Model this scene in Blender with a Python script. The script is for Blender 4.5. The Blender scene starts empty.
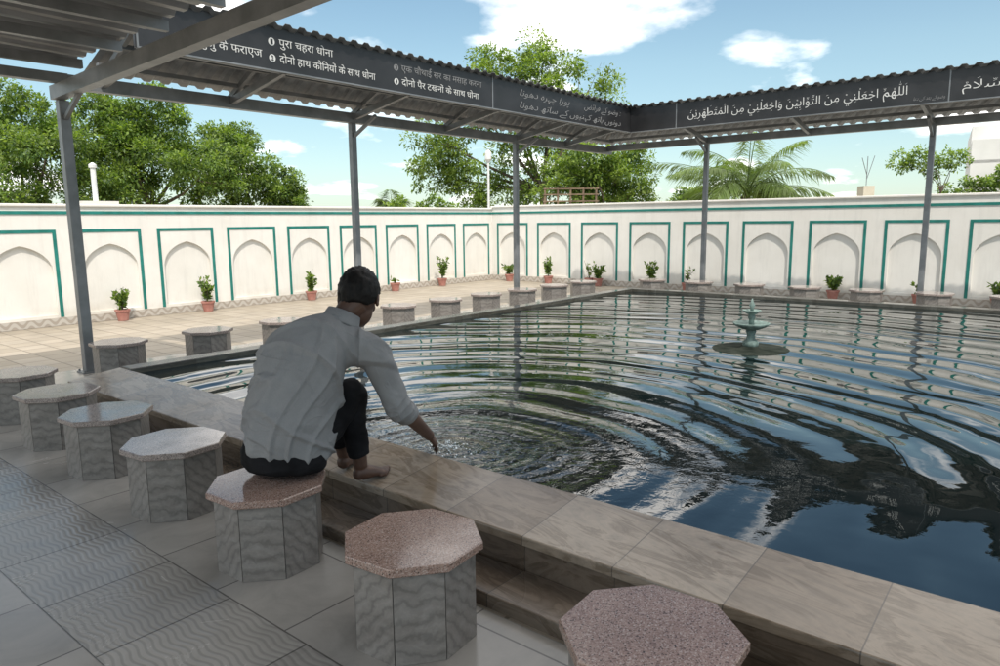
import bpy, math, random, unicodedata
from mathutils import Vector, Matrix, noise
random.seed(7)
S=bpy.context.scene
COL=S.collection
S.view_settings.view_transform='Standard'
S.view_settings.look='None'
S.view_settings.exposure=0
R=math.radians
# ---------------------------------------------------------------- camera
PITCH=R(8.94); YAW=R(39.66); ROLL=R(0.62)
cy,sy=math.cos(YAW),math.sin(YAW)
fw=Vector((math.cos(PITCH)*cy,math.cos(PITCH)*sy,-math.sin(PITCH)))
rt=Vector((sy,-cy,0)); up=rt.cross(fw)
up2=up*math.cos(ROLL)+rt*math.sin(ROLL); rt2=rt*math.cos(ROLL)-up*math.sin(ROLL)
cam=bpy.data.cameras.new('camera'); camo=bpy.data.objects.new('camera',cam); COL.objects.link(camo)
M=Matrix((( rt2.x,up2.x,-fw.x,0),(rt2.y,up2.y,-fw.y,0),(rt2.z,up2.z,-fw.z,1.4),(0,0,0,1)))
camo.matrix_world=M
cam.lens=25.74; cam.sensor_width=36; cam.clip_end=2000; cam.clip_start=0.05
S.camera=camo
def fr(r,f):   # site axes: r metres across the view axis, f metres along it
    return (cy*f+sy*r, sy*f-cy*r)
# ---------------------------------------------------------------- materials
class NT:
    def __init__(s,name):
        s.m=bpy.data.materials.new(name); s.m.use_nodes=True
        s.t=s.m.node_tree; s.p=s.t.nodes['Principled BSDF']
    def n(s,typ,**kw):
        nd=s.t.nodes.new(typ)
        for k,v in kw.items(): setattr(nd,k,v)
        return nd
    def l(s,a,b): s.t.links.new(a,b)
    def math(s,op,a,b=None,c=None):
        nd=s.n('ShaderNodeMath',operation=op)
        for i,x in enumerate((a,b,c)):
            if x is None: continue
            if isinstance(x,(int,float)): nd.inputs[i].default_value=x
            else: s.l(x,nd.inputs[i])
        return nd.outputs[0]
    def ramp(s,fac,stops,interp='LINEAR'):
        nd=s.n('ShaderNodeValToRGB'); cr=nd.color_ramp; cr.interpolation=interp
        while len(cr.elements)<len(stops): cr.elements.new(0.5)
        for e,(p,c) in zip(cr.elements,stops):
            e.position=p; e.color=(c[0],c[1],c[2],1) if not isinstance(c,(int,float)) else (c,c,c,1)
        s.l(fac,nd.inputs[0]); return nd.outputs[0]
    def mix(s,fac,a,b,typ='MIX'):
        nd=s.n('ShaderNodeMixRGB',blend_type=typ)
        for i,x in enumerate((fac,a,b)):
            if isinstance(x,(int,float)): nd.inputs[i].default_value=x
            elif isinstance(x,tuple): nd.inputs[i].default_value=(*x,1)
            else: s.l(x,nd.inputs[i])
        return nd.outputs[0]
    def coord(s,scale=(1,1,1),which='Object',rnd=False,face=False):
        tc=s.n('ShaderNodeTexCoord'); o=tc.outputs[which]
        if rnd:
            oi=s.n('ShaderNodeObjectInfo'); va=s.n('ShaderNodeVectorMath',operation='ADD')
            cb=s.n('ShaderNodeCombineXYZ'); r=s.math('MULTIPLY',oi.outputs['Random'],37.0)
            s.l(r,cb.inputs[0]); s.l(r,cb.inputs[1]); s.l(r,cb.inputs[2]); s.l(o,va.inputs[0]); s.l(cb.outputs[0],va.inputs[1]); o=va.outputs[0]
        if face:
            g=s.n('ShaderNodeNewGeometry'); sc=s.n('ShaderNodeVectorMath',operation='SCALE'); sc.inputs['Scale'].default_value=6.3
            s.l(g.outputs['True Normal'],sc.inputs[0]); va=s.n('ShaderNodeVectorMath',operation='ADD'); s.l(o,va.inputs[0]); s.l(sc.outputs[0],va.inputs[1]); o=va.outputs[0]
        mp=s.n('ShaderNodeMapping'); mp.inputs['Scale'].default_value=scale
        s.l(o,mp.inputs[0]); return mp.outputs[0]
    def noise(s,vec,scale,detail=4,rough=.55,dist=0):
        nd=s.n('ShaderNodeTexNoise'); nd.inputs['Scale'].default_value=scale; nd.inputs['Detail'].default_value=detail
        nd.inputs['Roughness'].default_value=rough; nd.inputs['Distortion'].default_value=dist
        s.l(vec,nd.inputs['Vector']); return nd.outputs['Fac']
    def bump(s,h,strength=.3,dist=.01,prev=None):
        b=s.n('ShaderNodeBump'); b.inputs['Strength'].default_value=strength; b.inputs['Distance'].default_value=dist
        s.l(h,b.inputs['Height'])
        if prev is not None: s.l(prev,b.inputs['Normal'])
        return b.outputs[0]
    def out(s,col=None,rough=None,normal=None):
        if col is not None:
            if isinstance(col,tuple): s.p.inputs['Base Color'].default_value=(*col,1)
            else: s.l(col,s.p.inputs['Base Color'])
        if rough is not None:
            if isinstance(rough,(int,float)): s.p.inputs['Roughness'].default_value=rough
            else: s.l(rough,s.p.inputs['Roughness'])
        if normal is not None: s.l(normal,s.p.inputs['Normal'])
        return s.m
def nmat(name,c1,c2,scale=5,rough=.6,bump=.2,bd=.005,stretch=(1,1,1),detail=5,rnd=False,metal=0,lo=.35,hi=.65,spec=None):
    a=NT(name); v=a.coord(stretch,rnd=rnd); f=a.noise(v,scale,detail)
    c=a.ramp(f,[(lo,c1),(hi,c2)])
    a.p.inputs['Metallic'].default_value=metal
    if spec is not None: a.p.inputs['Specular IOR Level'].default_value=spec
    return a.out(c,rough,a.bump(f,bump,bd))
def plaster():
    a=NT('white_plaster'); v=a.coord()
    f=a.noise(v,1.3,6,.65); g=a.noise(a.coord((6,6,.7)),1.5,5,.7); h=a.noise(v,45,3)
    c=a.ramp(f,[(.3,(.69,.66,.61)),(.7,(.77,.745,.70))])
    st=a.ramp(g,[(.38,.8),(.50,1.0)])
    c=a.mix(.25,c,st,'MULTIPLY')
    sp=a.n('ShaderNodeSeparateXYZ'); tc=a.n('ShaderNodeTexCoord'); a.l(tc.outputs['Object'],sp.inputs[0])
    low=a.math('ADD',sp.outputs[2],a.math('MULTIPLY',f,.5))
    lowr=a.ramp(low,[(.18,(.72,.67,.6)),(.5,(1,1,1))])
    c=a.mix(.7,c,lowr,'MULTIPLY')
    return a.out(c,.85,a.bump(h,.15,.004,a.bump(f,.2,.02)))
M_plaster=plaster()
M_plaster2=nmat('white_building_paint',(.55,.55,.53),(.68,.68,.66),.6,.8)
M_green=nmat('green_paint',(.006,.14,.115),(.015,.20,.17),6,.5,.1)
M_metal=nmat('grey_painted_steel',(.14,.15,.155),(.22,.23,.24),4,.4,.05,metal=.2)
M_deck=nmat('galvanised_sheet',(.20,.205,.21),(.30,.305,.31),2,.4,.05,metal=.3,stretch=(1,4,1))
M_fascia=nmat('black_signboard',(.012,.012,.013),(.026,.026,.028),2,.4,.02)
M_letter=NT('white_lettering').out((.60,.60,.58),.6)
M_letdim=NT('faded_lettering').out((.22,.22,.22),.6)
M_dark=nmat('dark_wet_stone',(.012,.016,.013),(.035,.04,.033),6,.9,.3,spec=.05)
def stone_body():
    a=NT('grey_veined_marble'); v=a.coord((1,1,1),rnd=True,face=True)
    n0=a.noise(v,4,3,.5,.5); n1=a.noise(a.coord((1,1,1.6),rnd=True,face=True),5.5,6,.55,2.2); n=a.noise(v,70,5)
    w=a.n('ShaderNodeTexWave',wave_type='BANDS',bands_direction='DIAGONAL'); w.inputs['Scale'].default_value=11; w.inputs['Distortion'].default_value=7
    w.inputs['Detail'].default_value=4; w.inputs['Detail Scale'].default_value=1.3; w.inputs['Detail Roughness'].default_value=.55
    a.l(v,w.inputs['Vector'])
    vein=a.ramp(w.outputs['Fac'],[(0,.66),(.15,.84),(.4,1.0),(.85,1.0),(1,1.12)])
    c=a.ramp(n1,[(.25,(.17,.153,.138)),(.45,(.21,.19,.173)),(.55,(.225,.206,.189)),(.75,(.265,.245,.227))])
    c=a.mix(.8,c,vein,'MULTIPLY')
    c=a.mix(.3,c,a.ramp(n0,[(.3,.75),(.7,1.1)]),'MULTIPLY')
    c=a.mix(.3,c,a.ramp(n,[(.3,.65),(.7,1.0)]),'MULTIPLY')
    return a.out(c,.3,a.bump(n,.05,.001))
M_body=stone_body()
M_joint=nmat('dark_stone_joint',(.04,.038,.036),(.07,.066,.062),20,.8)
def granite(name,ca,cb,cc):
    a=NT(name); v=a.coord((1,1,1),rnd=True)
    vo=a.n('ShaderNodeTexVoronoi'); vo.inputs['Scale'].default_value=270; a.l(v,vo.inputs['Vector'])
    sp=a.n('ShaderNodeSeparateColor'); a.l(vo.outputs['Color'],sp.inputs[0])
    c=a.ramp(sp.outputs[0],[(0,(.05,.038,.033)),(.13,ca),(.5,cb),(.85,cc),(1,(.46,.38,.34))],'LINEAR')
    n=a.noise(v,5,4); c=a.mix(.5,c,a.ramp(n,[(.3,.7),(.7,1.0)]),'MULTIPLY')
    r=a.ramp(a.noise(v,9,3),[(.3,.07),(.7,.18)])
    return a.out(c,r)
M_gran=granite('brownish_pink_granite',(.23,.145,.115),(.31,.205,.165),(.36,.26,.22))
M_gran2=granite('pinkish_grey_granite',(.22,.175,.157),(.28,.23,.208),(.34,.29,.265))
def coping(name,axis,step,base):
    a=NT(name); st=(2.6,.6,2.6) if axis==1 else (.6,2.6,2.6)
    rm=a.n('ShaderNodeMapping'); rm.inputs['Rotation'].default_value=(0,0,R(10)); a.l(a.coord(),rm.inputs[0])
    m2=a.n('ShaderNodeMapping'); m2.inputs['Scale'].default_value=st; a.l(rm.outputs[0],m2.inputs[0]); v=m2.outputs[0]
    n=a.noise(v,4.2,10,.64,.8); n2=a.noise(a.coord(),1.1,3); n3=a.noise(a.coord(),50,3); n4=a.noise(a.coord((1,1,1)),22,6,.7)
    c=a.ramp(n,[(.25,(base[0]*.52,base[1]*.48,base[2]*.43)),(.38,base),(.45,(base[0]*.72,base[1]*.68,base[2]*.63)),(.52,(base[0]*1.2,base[1]*1.19,base[2]*1.18)),(.60,base),(.68,(base[0]*.66,base[1]*.61,base[2]*.55)),(.80,base)])
    c=a.mix(.4,c,a.ramp(n4,[(.3,.65),(.7,1.08)]),'MULTIPLY')
    sp=a.n('ShaderNodeSeparateXYZ'); tc=a.n('ShaderNodeTexCoord'); a.l(tc.outputs['Object'],sp.inputs[0])
    q=a.math('DIVIDE',sp.outputs[axis],step); fl=a.math('FLOOR',q); frc=a.math('SUBTRACT',q,fl)
    wn=a.n('ShaderNodeTexWhiteNoise',noise_dimensions='1D'); a.l(fl,wn.inputs['W'])
    c=a.mix(.85,c,a.ramp(wn.outputs['Value'],[(0,(.72,.65,.58)),(.5,(.92,.88,.83)),(1,(1.15,1.14,1.13))]),'MULTIPLY')
    c=a.mix(.5,c,a.ramp(n2,[(.3,.65),(.7,1)]),'MULTIPLY')
    j=a.math('LESS_THAN',frc,.011)
    c=a.mix(a.math('MULTIPLY',j,.75),c,(.055,.047,.04))
    r=a.ramp(n2,[(.35,.10),(.65,.32)])
    return a.out(c,r,a.bump(n3,.05,.002))
M_cop=coping('weathered_grey_brown_marble',1,.4,(.27,.228,.183))
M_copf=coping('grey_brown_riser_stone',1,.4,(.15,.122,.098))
M_cop2=coping('dark_pool_curb_stone',0,.6,(.07,.07,.062))
M_cop3=coping('dark_pool_curb_stone_far',1,.6,(.07,.07,.062))
def tiles(name,c1,c2,w,h,mort,rough=(.10,.30),mc=(.12,.113,.105),off=0,loc=(0,0,0),msz=.004,bmp=.4,var=1.0):
    a=NT(name); tc=a.n('ShaderNodeTexCoord'); mp=a.n('ShaderNodeMapping'); mp.inputs['Location'].default_value=loc
    a.l(tc.outputs['Object'],mp.inputs[0]); v=mp.outputs[0]
    b=a.n('ShaderNodeTexBrick'); b.offset=off; b.inputs['Scale'].default_value=1; b.inputs['Brick Width'].default_value=w; b.inputs['Row Height'].default_value=h
    b.inputs['Mortar Size'].default_value=msz; b.inputs['Color1'].default_value=(*c1,1); b.inputs['Color2'].default_value=(*c2,1); b.inputs['Mortar'].default_value=(*mc,1)
    b.inputs['Mortar Smooth'].default_value=.2
    a.l(v,b.inputs['Vector'])
    n=a.noise(v,3,7,.65,1); n2=a.noise(v,.8,4); 
    c=a.mix(.5*var,b.outputs['Color'],a.ramp(n,[(.28,.55),(.5,.9),(.72,1.12)]),'MULTIPLY')
    c=a.mix(.5*var,c,a.ramp(n2,[(.3,.7),(.7,1.1)]),'MULTIPLY')
    r=a.ramp(n,[(.3,rough[0]),(.7,rough[1])])
    inv=a.math('SUBTRACT',1.0,b.outputs['Fac'])
    return a,c,r,a.bump(inv,bmp,.003)
a,c,r,nn=tiles('grey_stone_floor_tiles',(.265,.25,.228),(.33,.312,.288),.45,.45,.005,loc=(.07,.2,0)); M_floor=a.out(c,r,nn)
a,c,r,nn=tiles('beige_paving',(.315,.27,.21),(.375,.325,.262),.3,.3,.006,(.5,.7),(.19,.162,.125),off=0,msz=.010); M_pave=a.out(c,r,nn)
# wavy relief tiles
a,c,r,nn=tiles('wavy_relief_tiles',(.275,.26,.24),(.31,.295,.272),.48,.48,.005,loc=(-.80,0,0),rough=(.14,.32))
tc=a.n('ShaderNodeTexCoord'); sp=a.n('ShaderNodeSeparateXYZ'); a.l(tc.outputs['Object'],sp.inputs[0])
s1=a.math('SINE',a.math('MULTIPLY',sp.outputs[1],2*math.pi/.15)); 
nd=a.noise(a.coord(),2.0,3)
ph=a.math('ADD',a.math('ADD',a.math('MULTIPLY',sp.outputs[0],2*math.pi/.026),a.math('MULTIPLY',s1,1.8)),a.math('MULTIPLY',nd,12))
s2=a.math('SINE',ph)
c=a.mix(.45,c,a.ramp(a.math('MULTIPLY_ADD',s2,.5,.5),[(.1,.58),(.5,1.05)]),'MULTIPLY')
M_wavy=a.out(c,r,a.bump(s2,.3,.0013,nn))
a,c,r,nn=tiles('zigzag_skirting',(.42,.37,.31),(.5,.45,.38),.2,.2,.004,(.5,.6))
tc=a.n('ShaderNodeTexCoord'); sp=a.n('ShaderNodeSeparateXYZ'); a.l(tc.outputs['Object'],sp.inputs[0])
hx=a.math('ADD',sp.outputs[0],sp.outputs[1])
z=a.math('SINE',a.math('ADD',a.math('MULTIPLY',sp.outputs[2],60.0),a.math('MULTIPLY',a.math('SINE',a.math('MULTIPLY',hx,31.4)),2.5)))
c=a.mix(.6,(.48,.44,.39),a.ramp(a.math('MULTIPLY_ADD',z,.5,.5),[(.3,(.55,.48,.42)),(.6,(1,1,1))]),'MULTIPLY')
M_skirt=a.out(c,.6)
M_ground=nmat('dry_ground',(.20,.17,.12),(.32,.27,.2),.8,.9,.4)
M_bark=nmat('bark',(.07,.05,.035),(.14,.11,.08),12,.9,.5,stretch=(1,1,.3))
def leafmat(name,c,trans=.42):
    a=NT(name); v=a.coord(); n=a.noise(v,1.2,4)
    col=a.ramp(n,[(.3,tuple(x*.6 for x in c)),(.7,tuple(min(1,x*1.45) for x in c))])
    a.out(col,.5)
    tr=a.n('ShaderNodeBsdfTranslucent'); a.l(a.mix(1,col,(1.4,1.5,.6),'MULTIPLY'),tr.inputs[0])
    ms=a.n('ShaderNodeMixShader'); ms.inputs[0].default_value=trans
    a.l(a.p.outputs[0],ms.inputs[1]); a.l(tr.outputs[0],ms.inputs[2])
    a.l(ms.outputs[0],a.t.nodes['Material Output'].inputs[0]); return a.m
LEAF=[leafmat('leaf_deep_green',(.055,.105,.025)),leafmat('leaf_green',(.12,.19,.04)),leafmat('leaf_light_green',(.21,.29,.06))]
M_palm=leafmat('palm_leaf',(.14,.20,.06))
M_pot=nmat('terracotta',(.34,.14,.11),(.46,.22,.18),8,.7)
M_soil=nmat('soil',(.03,.02,.015),(.06,.045,.03),30,.9)
M_fount=nmat('aqua_painted_stone',(.07,.105,.095),(.17,.24,.22),14,.7,.4,.006)
M_skin=nmat('skin',(.068,.033,.022),(.095,.048,.031),14,.5,.08,.001)
M_hair=nmat('black_hair',(.003,.003,.003),(.012,.010,.009),60,.6,.9,.004,stretch=(1,1,.35),spec=.2)
M_trouser=nmat('black_cotton',(.006,.006,.007),(.014,.014,.016),10,.9,.3,spec=.15)
def shirtm():
    a=NT('grey_shirt_cotton'); v=a.coord()
    n=a.noise(v,9,4,.5,.6); wv=a.noise(a.coord((1,1,1)),420,1)
    c=a.ramp(n,[(.25,(.22,.222,.228)),(.75,(.262,.265,.27))])
    c=a.mix(.35,c,a.ramp(wv,[(.35,.65),(.65,1.05)]),'MULTIPLY')
    f1=a.noise(a.coord((1,1,.6)),6,3,.5,1.0)
    rg=a.math('ABSOLUTE',a.math('SUBTRACT',a.noise(a.coord((1.0,.7,1.2)),4.5,2,.5,1.1),.5)); rg=a.ramp(rg,[(0,1.0),(.04,.35),(.12,0)],'EASE')
    nb=a.bump(a.math('ADD',f1,a.math('MULTIPLY',rg,.4)),.5,.012); 
    a.p.inputs['Specular IOR Level'].default_value=.12
    return a.out(c,.92,a.bump(wv,.15,.0006,nb))
M_shirt=shirtm()
M_white=NT('eye_white').out((.6,.58,.55),.3)
M_black=NT('matte_black').out((.01,.01,.01),.4)
M_lampw=nmat('white_enamel',(.6,.6,.6),(.72,.72,.7),5,.5)
M_wood=nmat('weathered_wood',(.10,.065,.04),(.2,.14,.09),8,.8)
# ---------------------------------------------------------------- mesh helpers
class MB:
    def __init__(s): s.v=[];s.f=[];s.mi=[]
    def add(s,vs,fs,mi=0):
        o=len(s.v); s.v+= [tuple(x) for x in vs]; s.f+=[tuple(i+o for i in f) for f in fs]; s.mi+=[mi]*len(fs)
    def box(s,x0,x1,y0,y1,z0,z1,mi=0):
        s.add([(x0,y0,z0),(x1,y0,z0),(x1,y1,z0),(x0,y1,z0),(x0,y0,z1),(x1,y0,z1),(x1,y1,z1),(x0,y1,z1)],
              [(0,3,2,1),(4,5,6,7),(0,1,5,4),(1,2,6,5),(2,3,7,6),(3,0,4,7)],mi)
    def bar(s,a,b,w,h,mi=0):
        a=Vector(a);b=Vector(b);t=(b-a).normalized(); u=Vector((0,0,1)) if abs(t.z)<.95 else Vector((1,0,0))
        sd=t.cross(u).normalized(); u=sd.cross(t)
        vs=[]
        for p in (a,b):
            for i,j in ((-1,-1),(1,-1),(1,1),(-1,1)): vs.append(p+sd*i*w/2+u*j*h/2)
        s.add(vs,[(0,3,2,1),(4,5,6,7),(0,1,5,4),(1,2,6,5),(2,3,7,6),(3,0,4,7)],mi)
    def lathe(s,prof,n=24,c=(0,0,0),mi=0,ph=0):
        vs=[];fs=[]
        for r,z in prof:
            for i in range(n):
                t=2*math.pi*i/n+ph; vs.append((c[0]+r*math.cos(t),c[1]+r*math.sin(t),c[2]+z))
        for k in range(len(prof)-1):
            for i in range(n):
                j=(i+1)%n; fs.append((k*n+i,k*n+j,(k+1)*n+j,(k+1)*n+i))
        fs.append(tuple(range(n))[::-1]); fs.append(tuple((len(prof)-1)*n+i for i in range(n)))
        s.add(vs,fs,mi)
    def tube(s,pts,rads,n=16,side=None,sub=4,mi=0,cap=.7):
        P=[Vector(p) for p in pts]; Q=[(r,r) if isinstance(r,(int,float)) else r for r in rads]
        if sub>1 and len(P)>2:
            P2=[];Q2=[]
            for i in range(len(P)-1):
                p0=P[max(i-1,0)];p1=P[i];p2=P[i+1];p3=P[min(i+2,len(P)-1)]
                q0=Q[max(i-1,0)];q1=Q[i];q2=Q[i+1];q3=Q[min(i+2,len(P)-1)]
                for k in range(sub):
                    t=k/sub
                    cr=lambda a,b,c,d:.5*((2*b)+(c-a)*t+(2*a-5*b+4*c-d)*t*t+(3*b-a-3*c+d)*t**3)
                    P2.append(cr(p0,p1,p2,p3)); Q2.append((cr(q0[0],q1[0],q2[0],q3[0]),cr(q0[1],q1[1],q2[1],q3[1])))
            P2.append(P[-1]);Q2.append(Q[-1]);P,Q=P2,Q2
        m=len(P); T=[(P[min(i+1,m-1)]-P[max(i-1,0)]).normalized() for i in range(m)]
        sd=Vector(side) if side is not None else (Vector((0,1,0)) if abs(T[0].y)<.9 else Vector((1,0,0)))
        def ring(c,t,a,b,sd):
            s1=(sd-t*sd.dot(t)).normalized(); f1=t.cross(s1)
            return [c+s1*a*math.cos(2*math.pi*i/n)+f1*b*math.sin(2*math.pi*i/n) for i in range(n)],s1
        vs=[];
        def push(c,t,a,b):
            nonlocal sd
            r,s1=ring(c,t,a,b,sd)
            if side is None: sd=s1
            vs.extend(r)
        rr=min(Q[0]); 
        for k in (.98,.8,.45): push(P[0]-T[0]*rr*cap*k,T[0],Q[0][0]*math.sqrt(1-k*k),Q[0][1]*math.sqrt(1-k*k))
        for i in range(m): push(P[i],T[i],*Q[i])
        rr=min(Q[-1])
        for k in (.45,.8,.98): push(P[-1]+T[-1]*rr*cap*k,T[-1],Q[-1][0]*math.sqrt(1-k*k),Q[-1][1]*math.sqrt(1-k*k))
        K=m+6; fs=[]
        for k in range(K-1):
            for i in range(n):
                j=(i+1)%n; fs.append((k*n+i,k*n+j,(k+1)*n+j,(k+1)*n+i))
        fs.append(tuple(range(n))[::-1]); fs.append(tuple((K-1)*n+i for i in range(n)))
        s.add(vs,fs,mi)
    def ell(s,c,ax,n=20,m=12,mi=0):
        c=Vector(c); A=[Vector(x) for x in ax]; vs=[c-A[2]];fs=[]
        for k in range(1,m):
            ph=-math.pi/2+math.pi*k/m
            for i in range(n):
                t=2*math.pi*i/n; vs.append(c+A[0]*math.cos(ph)*math.cos(t)+A[1]*math.cos(ph)*math.sin(t)+A[2]*math.sin(ph))
        vs.append(c+A[2]); L=len(vs)-1
        for i in range(n):
            j=(i+1)%n; fs.append((0,1+j,1+i)); fs.append((L,1+(m-2)*n+i,1+(m-2)*n+j))
        for k in range(m-2):
            for i in range(n):
                j=(i+1)%n; fs.append((1+k*n+i,1+k*n+j,1+(k+1)*n+j,1+(k+1)*n+i))
        s.add(vs,fs,mi)
    def mesh(s,name,mats,smooth=False):
        me=bpy.data.meshes.new(name); me.from_pydata(s.v,[],s.f)
        for m in (mats if isinstance(mats,(list,tuple)) else [mats]): me.materials.append(m)
        me.polygons.foreach_set('material_index',s.mi)
        if smooth: me.polygons.foreach_set('use_smooth',[True]*len(s.f))
        me.update(); return me
def put(name,me,parent=None,loc=(0,0,0),rot=(0,0,0),bevel=0,auto=False,**props):
    o=bpy.data.objects.new(name,me); COL.objects.link(o); o.location=loc; o.rotation_euler=rot
    if parent is not None: o.parent=parent
    for k,v in props.items(): o[k]=v
    if bevel:
        b=o.modifiers.new('bevel','BEVEL'); b.width=bevel; b.segments=2; b.limit_method='ANGLE'; b.angle_limit=R(35)
    return o
def empty(name,loc,rot=(0,0,0),**props):
    o=put(name,None,None,loc,rot,**props); o.empty_display_size=.2; return o
def obox(name,dims,mat,**kw):
    b=MB(); b.box(*dims); return put(name,b.mesh(name,mat),**kw)
# ---------------------------------------------------------------- setting
def sheet(name,x0,x1,y0,y1,z,mat):
    b=MB(); b.add([(x0,y0,z),(x1,y0,z),(x1,y1,z),(x0,y1,z)],[(0,1,2,3)]); return put(name,b.mesh(name,mat),kind='structure')
sheet('ground',-600,600,-600,600,-.012,M_ground)
sheet('courtyard_paving',-14,13.3,-14,11.3,-.004,M_pave)
b=MB(); b.add([(1.28,-6,0),(1.82,-6,0),(1.82,7.6,0),(1.28,7.6,0),(1.82,6.1,0),(12.2,6.1,0),(12.2,7.6,0),(1.82,7.6,0),(10.8,-6,0),(12.2,-6,0),(12.2,6.1,0),(10.8,6.1,0),(-.3,-6,0),(.8,-6,0),(.8,7.6,0),(-.3,7.6,0)],[(0,1,2,3),(4,5,6,7),(8,9,10,11),(12,13,14,15)])
put('terrace_floor',b.mesh('terrace_floor',M_floor),kind='structure')
sheet('patterned_floor_strip',.8,1.28,-6,7.6,.001,M_wavy)
# pool
WZ=.205
pool=empty('pool_surround',(0,0,0),label='grey brown marble coping and dark curb around the ablution pool',category='pool edge')
b=MB()
b.add([(2.05,-6,.195),(2.45,-6,.24),(2.45,6.1,.24),(2.05,6.1,.195),(2.05,-6,.16),(2.45,-6,.10),(2.45,6.1,.10),(2.05,6.1,.16)],[(0,1,2,3),(0,4,5,1),(3,2,6,7),(1,5,6,2),(0,3,7,4)])
put('coping',b.mesh('coping',M_cop),pool,bevel=.006)
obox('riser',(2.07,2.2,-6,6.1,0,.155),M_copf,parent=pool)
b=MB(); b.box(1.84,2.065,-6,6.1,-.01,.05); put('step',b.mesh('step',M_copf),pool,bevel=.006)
obox('curb',(2.45,10.6,5.9,6.08,0,.25),M_cop2,parent=pool,bevel=.008)
obox('curb',(10.6,10.8,-6,6.08,0,.25),M_cop3,parent=pool,bevel=.008)
# water
def water():
    a=NT('pool_water'); geo=a.n('ShaderNodeNewGeometry'); pos=geo.outputs['Position']
    nz=a.n('ShaderNodeTexNoise'); nz.inputs['Scale'].default_value=.6; nz.inputs['Detail'].default_value=1.0; a.l(pos,nz.inputs['Vector'])
    sub=a.n('ShaderNodeVectorMath',operation='SUBTRACT'); a.l(nz.outputs['Color'],sub.inputs[0]); sub.inputs[1].default_value=(.5,.5,.5)
    sc=a.n('ShaderNodeVectorMath',operation='SCALE'); a.l(sub.outputs[0],sc.inputs[0]); sc.inputs['Scale'].default_value=.55
    ad=a.n('ShaderNodeVectorMath',operation='ADD'); a.l(pos,ad.inputs[0]); a.l(sc.outputs[0],ad.inputs[1]); wp=ad.outputs[0]
    def dist(vec,c):
        d=a.n('ShaderNodeVectorMath',operation='DISTANCE'); a.l(vec,d.inputs[0]); d.inputs[1].default_value=c; return d.outputs['Value']
    def rings(vec,c,lam,amp,fall,phase=0,pw=1.0):
        r=dist(vec,c); w=a.math('SINE',a.math('MULTIPLY_ADD',r,2*math.pi/lam,phase))
        f=a.math('DIVIDE',1.0,a.math('ADD',1.0,a.math('DIVIDE',r,fall)))
        return a.math('MULTIPLY',a.math('MULTIPLY',w,f),amp)
    H=(2.62,2.54,WZ)
    am=a.ramp(a.noise(pos,.6,2,.5),[(.38,.5),(.62,1.0)])
    am2=a.ramp(a.noise(pos,.9,2,.5),[(.40,1.0),(.60,.1)])
    h=a.math('MULTIPLY',rings(wp,H,.42,.0082,16.0),am)
    h=a.math('ADD',h,a.math('MULTIPLY',rings(wp,H,.17,.0012,5.0,.7),am2))
    h=a.math('ADD',h,rings(wp,H,1.0,.0036,14.0,2.0))
    r=dist(pos,H); near=a.math('POWER',2.718,a.math('MULTIPLY',r,-2.2))
    h=a.math('ADD',h,a.math('MULTIPLY',a.math('MULTIPLY',a.math('SINE',a.math('MULTIPLY',dist(wp,H),2*math.pi/.095)),.0032),near))
    n1=a.noise(pos,14,3,.6,.5); h=a.math('ADD',h,a.math('MULTIPLY',a.math('MULTIPLY',n1,.022),near))
    n2=a.noise(pos,4.0,1.5,.5); h=a.math('ADD',h,a.math('MULTIPLY',n2,.0030))
    bp=a.bump(h,1.0,1.0)
    a.p.inputs['IOR'].default_value=1.75
    return a.out((.002,.006,.006),.006,bp)
M_water=water()
sheet('water',2.44,10.62,-6,5.92,WZ,M_water)
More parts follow.
